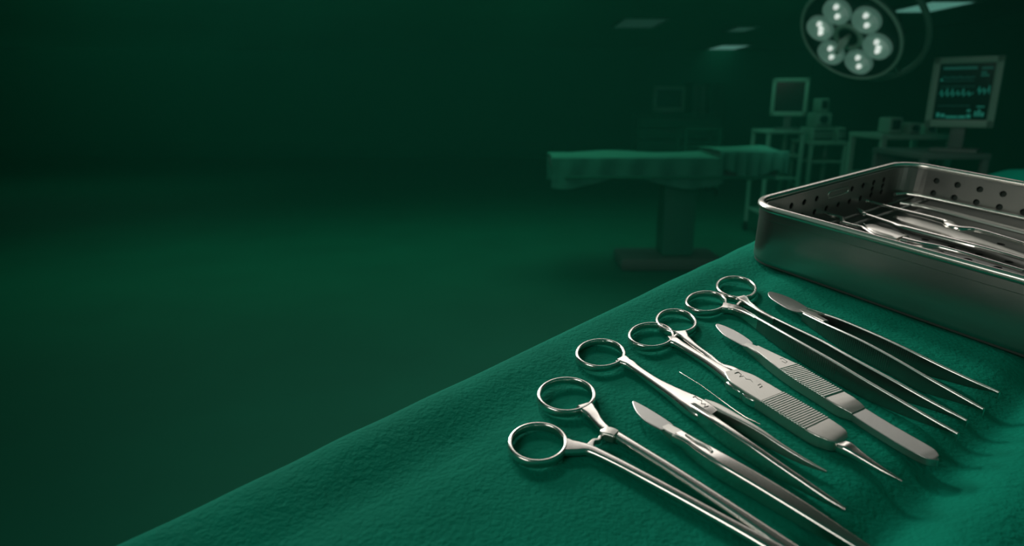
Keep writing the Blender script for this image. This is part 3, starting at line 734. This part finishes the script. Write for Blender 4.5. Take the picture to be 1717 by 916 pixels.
t.part('jaw', loft([(1405, 974, 5.6, .8, 5), (1470, 1016, 4.6, .6, 3.4), (1540, 1062, 3, .6, 1.6)], 4, .6))

# --- 2 nearest scalpel
t = Tool('scalpel', 1130, 730, 'nearest pointed-blade scalpel, between the lowest forceps and the single-ring tweezers', 'scalpel')
t.part('blade', plate(smooth_outline([(1061, 672), (1074, 677), (1100, 692), (1128, 711), (1125, 716), (1112, 721), (1104, 718), (1084, 707), (1070, 694), (1063, 682)]), 6, .9, .55), BLADE)
t.part('neck', loft([(1116, 713, 6, 3, 4.5), (1124, 718, 6.2, 2.5, 5.2), (1134, 723, 6.6, 2, 5.4), (1144, 729, 7, 1.5, 5)], 4, .6), SATIN)
t.part('handle', loft([(1138, 724, 7.2, 1.0, 4.0), (1160, 738, 8, .6, 5.2), (1185, 753, 9, .4, 6.4), (1215, 771, 9.5, .3, 7), (1270, 803, 9, .3, 7), (1340, 846, 8, .3, 6.5), (1420, 898, 6, .4, 5), (1470, 930, 4.5, .5, 4)], 6, .5))
t.part('collar', loft([(1128, 727, 7.3, 1.2, 1.8), (1140, 731, 7.9, 1.2, 2.0), (1160, 742, 8.6, 1.2, 2.0), (1180, 756, 9.4, 1.2, 1.6), (1200, 768, 9.8, 1.2, 1)], 4, .8), STEEL)
t.part('inlay', loft([(1150, 727, 8.4, 6, .8), (1170, 739, 9.4, 7, 2), (1186, 748, 9.8, 7, 2), (1194, 756, 10.0, 7, 1.4)], 4, .8), SATIN)

# --- 3 single-ring tweezers
t = Tool('ringed_tweezers', 1150, 665, 'steel tweezers with one finger ring and two long pointed arms, second from the left', 'tweezers')
t.part('finger_ring', ring(1007, 590.5, 39.5, 22.5, 0, 5, .4, 1.9))
t.part('shank', loft([(1041, 599, 5, .6, 7.5), (1045, 601, 5, .8, 7), (1050, 604, 5, .8, 6), (1058, 608, 5, 1, 5.2), (1070, 617, 5.2, 1, 4.4), (1100, 637, 5.6, 1, 5), (1135, 657, 6.4, .8, 8), (1160, 671, 7, .6, 11), (1180, 684, 7, .6, 11.5), (1196, 693, 6.6, .8, 9)], 5, .75))
t.part('arm', loft([(1160, 676, 7, .3, 4), (1180, 689, 9, .3, 4), (1205, 706, 10.5, .3, 3.4), (1250, 737, 10.5, .4, 3.0), (1300, 772, 9, .6, 2.8), (1345, 803, 7.6, 1.6, 2.6), (1390, 834, 6, 2.5, 2.2), (1418, 853, 5, 3.5, 1)], 6, .65))
t.part('arm', loft([(1180, 672, 6.6, 1, 5), (1205, 681, 7, 1, 5), (1240, 700, 8, .6, 3.6), (1275, 721, 8, 1.0, 2.6), (1310, 745, 7, 1.6, 2.0), (1350, 770, 5.5, 2.2, 1.4), (1386, 790, 4, 3, .6)], 6, .65), SATIN)
t.part('engraving', squiggle([(1162, 666), (1166, 665), (1170, 669), (1177, 672), (1176, 677), (1183, 678), (1181, 683), (1188, 681)], 7.1), DARKST)

# --- 4 thin probe
t = Tool('wire_probe', 1140, 625, 'hair-thin steel wire probe between the single-ring tweezers and the ribbed forceps', 'probe')
t.part('wire', MB().tube([L(x, y, h / 1000) for x, y, h in ((1139, 624, .4), (1152, 632, 1.2), (1175, 646, 2.2), (1205, 668, 3.6), (1232, 688, 5), (1250, 700, 6.6), (1275, 712, 8.4))], [.00014, .00018, .0002, .0002, .0002, .0002, .00018], 8))

# --- 5 ribbed ringed forceps
t = Tool('ribbed_forceps', 1240, 650, 'ringed forceps in the middle with a broad ribbed grip ending in one spike', 'forceps')
t.part('finger_ring', ring(1092, 560, 36.5, 19.5, 0, 5.2, .4, 1.8))
t.part('finger_ring', ring(1134, 536.5, 32.5, 18.5, .12, 5.2, .4, 1.8))
t.part('shank', loft([(1122, 567, 5.2, .6, 6.5), (1126, 567, 5.2, .6, 6.2), (1131, 569, 5.2, .8, 6.5), (1140, 574, 5.2, 1, 5), (1160, 586, 5.4, 1, 4.6), (1190, 604, 5.8, .8, 5), (1220, 623, 6.2, .6, 7), (1250, 645, 6.6, .5, 9), (1275, 660, 6.6, .5, 9)], 5, .79))
t.part('shank', loft([(1141, 555, 5.2, .6, 7.5), (1144, 558, 5.2, .8, 6.6), (1147, 561, 5.2, .8, 5.4), (1151, 565, 5.2, 1, 4.4), (1168, 579, 5.4, 1, 3.4), (1190, 595, 5.6, 1, 3.4), (1208, 610, 5.6, 1, 4), (1228, 617, 5.8, 1, 5), (1250, 628, 6, 1, 4)], 5, .79))
t.part('catch', loft([(1128, 566, 5, 1.4, 1.6), (1133, 561, 5, 1.4, 1.5), (1136, 560, 5, 1.4, 1.4)], 4, .7))
t.part('grip', loft([(1226, 621, 7, .6, 7), (1243, 633, 7.4, .5, 13), (1265, 647, 7.4, .5, 14), (1290, 662, 7.4, .5, 14), (1330, 686, 7.4, .5, 14.5), (1375, 713, 7.4, .5, 14.5), (1395, 724, 7.2, .6, 13), (1408, 732, 6.8, .8, 10.5), (1415, 738, 6, 1.2, 6)], 5, .42, ridge=(.42, .80, .5, 18)), SATIN, label='ribbed grip plate')
t.part('side_clip', loft([(1222, 640, 5.4, .5, 2.6), (1229, 645, 5.8, .5, 3.2), (1240, 652, 5.8, .5, 3.2), (1246, 657, 5.2, .5, 2.4)], 4, .6))
t.part('side_clip', loft([(1246, 655, 5.4, .5, 2.6), (1254, 662, 5.8, .5, 3.2), (1264, 668, 5.8, .5, 3.0), (1270, 672, 5.2, .5, 2)], 4, .6))
t.part('spike', loft([(1404, 738, 5, 1.4, 2), (1410, 742, 6, 1.4, 5), (1420, 745, 6.6, 1.4, 6), (1432, 753, 6.2, 1.6, 5), (1450, 766, 5.8, 2, 3.6), (1480, 786, 5, 2.6, 2.2), (1513, 806, 3.8, 3, .7)], 6, .7))
t.part('engraving', squiggle([(1232, 626), (1238, 624), (1243, 628), (1240, 632), (1247, 631), (1251, 636), (1258, 637), (1262, 641)], 7.4), DARKST)
t.part('engraving', squiggle([(1271, 646), (1275, 644), (1278, 648), (1274, 650)], 7.5), DARKST)

# --- 6 ribbed scalpel with paddle
t = Tool('scalpel', 1330, 625, 'round-tipped scalpel with a ribbed grip and a long flat paddle end, in the middle', 'scalpel')
t.part('blade', plate(smooth_outline([(1200, 544), (1205, 543), (1222, 549), (1243, 560), (1262, 574), (1258, 579), (1252, 582), (1234, 573), (1215, 562), (1203, 550)]), 6, .8, .5), BLADE)
t.part('neck', loft([(1250, 576, 6.1, 3, 3.5), (1262, 581, 6.4, 2, 5), (1275, 587, 6.8, 1.5, 6), (1295, 598, 7, 1, 6.5)], 4, .6), SATIN)
t.part('handle', loft([(1266, 581, 6.6, 1, 4.5), (1285, 592, 7, .6, 6.5), (1305, 604, 7.2, .4, 9), (1325, 616, 7.2, .4, 11), (1350, 632, 7.2, .4, 11.5), (1385, 653, 7.2, .4, 11.5), (1415, 671, 7.2, .4, 11.5), (1428, 679, 6.8, .5, 10.5), (1440, 688, 6, .8, 8.5)], 5, .42, ridge=(.36, .80, .42, 20)), SATIN, label='ribbed grip')
t.part('paddle', loft([(1430, 683, 5.2, 1.2, 7), (1442, 691, 5.4, 1.2, 8.6), (1470, 709, 5.4, 1.2, 8.8), (1510, 733, 5.4, 1.2, 9), (1540, 750, 5.4, 1.2, 8.8), (1554, 758, 5.4, 1.2, 8.2), (1562, 763, 5.3, 1.2, 7), (1569, 767, 5.2, 1.3, 4.8), (1572, 769, 5, 1.5, 2.8), (1574, 770, 4.8, 1.7, .8)], 6, .4), BLADE)
t.part('spine', loft([(1262, 585, 5.6, 1, 1.4), (1280, 597, 5.6, .8, 1.6), (1300, 612, 5.4, .6, 1.8), (1320, 625, 5.2, .6, 1.6)], 4, .8))
t.part('engraving', squiggle([(1308, 602), (1312, 601), (1316, 604), (1320, 607), (1317, 609), (1311, 606)], 7.2, .18), DARKST)

# --- 7 ringed long tweezers
def pin(x, y, top): return MB().tube([L(x, y, top / 1000) , L(x, y, top / 1000) + Vector((.0004, 0, -.001)), L(x, y, top / 1000) + Vector((.0005, 0, -top / 1000 + .0002))], [.0005, .0005, .00025], 8)
t = Tool('ringed_tweezers', 1330, 590, 'long steel tweezers with two finger rings and two fine bent tips, behind the middle scalpel', 'tweezers')
t.part('finger_ring', ring(1184, 504, 33, 16.5, 0, 5.4, .4, 1.8))
t.part('finger_ring', ring(1235, 480, 32.5, 17, .12, 5.4, .4, 1.8))
t.part('shank', loft([(1212, 511, 5.4, .6, 8), (1218, 512, 5.4, .8, 8), (1225, 513, 5.6, .8, 7.2), (1237, 516, 6, .8, 6), (1255, 524, 7.4, .6, 3.6), (1275, 535, 9, .4, 2.6)], 5, .65))
t.part('shank', loft([(1241, 497, 5.4, .6, 8), (1245, 499, 5.4, .8, 7.2), (1249, 502, 5.6, .8, 5.8), (1256, 507, 6, .8, 4), (1275, 520, 7, .6, 2.6), (1300, 534, 8, .5, 2.4)], 5, .65))
t.part('catch', loft([(1236, 511, 5, 1.4, 1.8), (1240, 506, 5, 1.4, 1.5), (1246, 504, 5, 1.4, 1.4)], 4, .7))
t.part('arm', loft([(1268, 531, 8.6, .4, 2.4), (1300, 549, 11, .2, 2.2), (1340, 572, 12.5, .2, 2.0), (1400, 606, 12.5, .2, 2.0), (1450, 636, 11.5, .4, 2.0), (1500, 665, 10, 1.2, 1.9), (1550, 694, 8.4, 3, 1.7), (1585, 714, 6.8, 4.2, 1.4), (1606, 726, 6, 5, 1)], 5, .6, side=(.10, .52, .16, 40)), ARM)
t.part('edge_glint', edge_of([(1268, 531, 8.6, .4, 2.4), (1300, 549, 11, .2, 2.2), (1340, 572, 12.5, .2, 2.0), (1400, 606, 12.5, .2, 2.0), (1450, 636, 11.5, .4, 2.0), (1500, 665, 10, 1.2, 1.9), (1550, 694, 8.4, 3, 1.7), (1585, 714, 6.8, 4.2, 1.4), (1606, 726, 6, 5, 1)]), EDGE)
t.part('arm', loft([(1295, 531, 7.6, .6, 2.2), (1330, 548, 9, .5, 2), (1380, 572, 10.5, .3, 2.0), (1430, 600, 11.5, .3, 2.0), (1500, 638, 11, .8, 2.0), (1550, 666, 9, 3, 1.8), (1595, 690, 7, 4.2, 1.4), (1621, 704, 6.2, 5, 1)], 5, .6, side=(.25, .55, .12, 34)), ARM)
t.part('edge_glint', edge_of([(1295, 531, 7.6, .6, 2.2), (1330, 548, 9, .5, 2), (1380, 572, 10.5, .3, 2.0), (1430, 600, 11.5, .3, 2.0), (1500, 638, 11, .8, 2.0), (1550, 666, 9, 3, 1.8), (1595, 690, 7, 4.2, 1.4), (1621, 704, 6.2, 5, 1)]), EDGE)
t.part('bent_tip', pin(1606, 726, 5.8)); t.part('bent_tip', pin(1621, 704, 6.0))

# --- 8 bladed tweezers by the tray
t = Tool('bladed_tweezers', 1420, 560, 'long tweezers with a knife blade at one end, lying nearest the steel tray', 'tweezers')
t.part('blade', plate(smooth_outline([(1288, 491), (1293, 489), (1312, 494), (1335, 504), (1357, 518), (1352, 521), (1341, 524), (1322, 518), (1300, 505), (1290, 497)]), 6.4, .8, .5), BLADE)
t.part('neck', loft([(1342, 518, 6.4, 3, 4), (1356, 523, 6.8, 2, 6), (1372, 531, 7.4, 1, 5), (1385, 538, 8, .8, 4)], 4, .6), SATIN)
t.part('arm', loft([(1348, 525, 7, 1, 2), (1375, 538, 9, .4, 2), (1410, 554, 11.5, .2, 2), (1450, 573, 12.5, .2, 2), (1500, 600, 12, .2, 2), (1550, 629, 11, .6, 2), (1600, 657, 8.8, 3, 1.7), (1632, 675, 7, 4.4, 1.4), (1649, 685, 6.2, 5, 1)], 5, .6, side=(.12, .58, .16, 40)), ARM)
t.part('edge_glint', edge_of([(1348, 525, 7, 1, 2), (1375, 538, 9, .4, 2), (1410, 554, 11.5, .2, 2), (1450, 573, 12.5, .2, 2), (1500, 600, 12, .2, 2), (1550, 629, 11, .6, 2), (1600, 657, 8.8, 3, 1.7), (1632, 675, 7, 4.4, 1.4), (1649, 685, 6.2, 5, 1)]), EDGE)
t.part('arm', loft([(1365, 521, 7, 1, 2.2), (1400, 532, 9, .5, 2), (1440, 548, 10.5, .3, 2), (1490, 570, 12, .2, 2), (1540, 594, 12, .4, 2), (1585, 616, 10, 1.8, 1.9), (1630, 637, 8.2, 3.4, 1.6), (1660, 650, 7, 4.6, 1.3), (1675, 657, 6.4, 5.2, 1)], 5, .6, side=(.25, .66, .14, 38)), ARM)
t.part('edge_glint', edge_of([(1365, 521, 7, 1, 2.2), (1400, 532, 9, .5, 2), (1440, 548, 10.5, .3, 2), (1490, 570, 12, .2, 2), (1540, 594, 12, .4, 2), (1585, 616, 10, 1.8, 1.9), (1630, 637, 8.2, 3.4, 1.6), (1660, 650, 7, 4.6, 1.3), (1675, 657, 6.4, 5.2, 1)]), EDGE)
t.part('spring_clip', loft([(1353, 516, 7.6, 6.2, 1.0), (1368, 521, 8, 6.4, 1.2), (1382, 526, 8.6, 7, 1)], 4, .8))
t.part('bent_tip', pin(1649, 685, 6.0)); t.part('bent_tip', pin(1675, 657, 6.2))
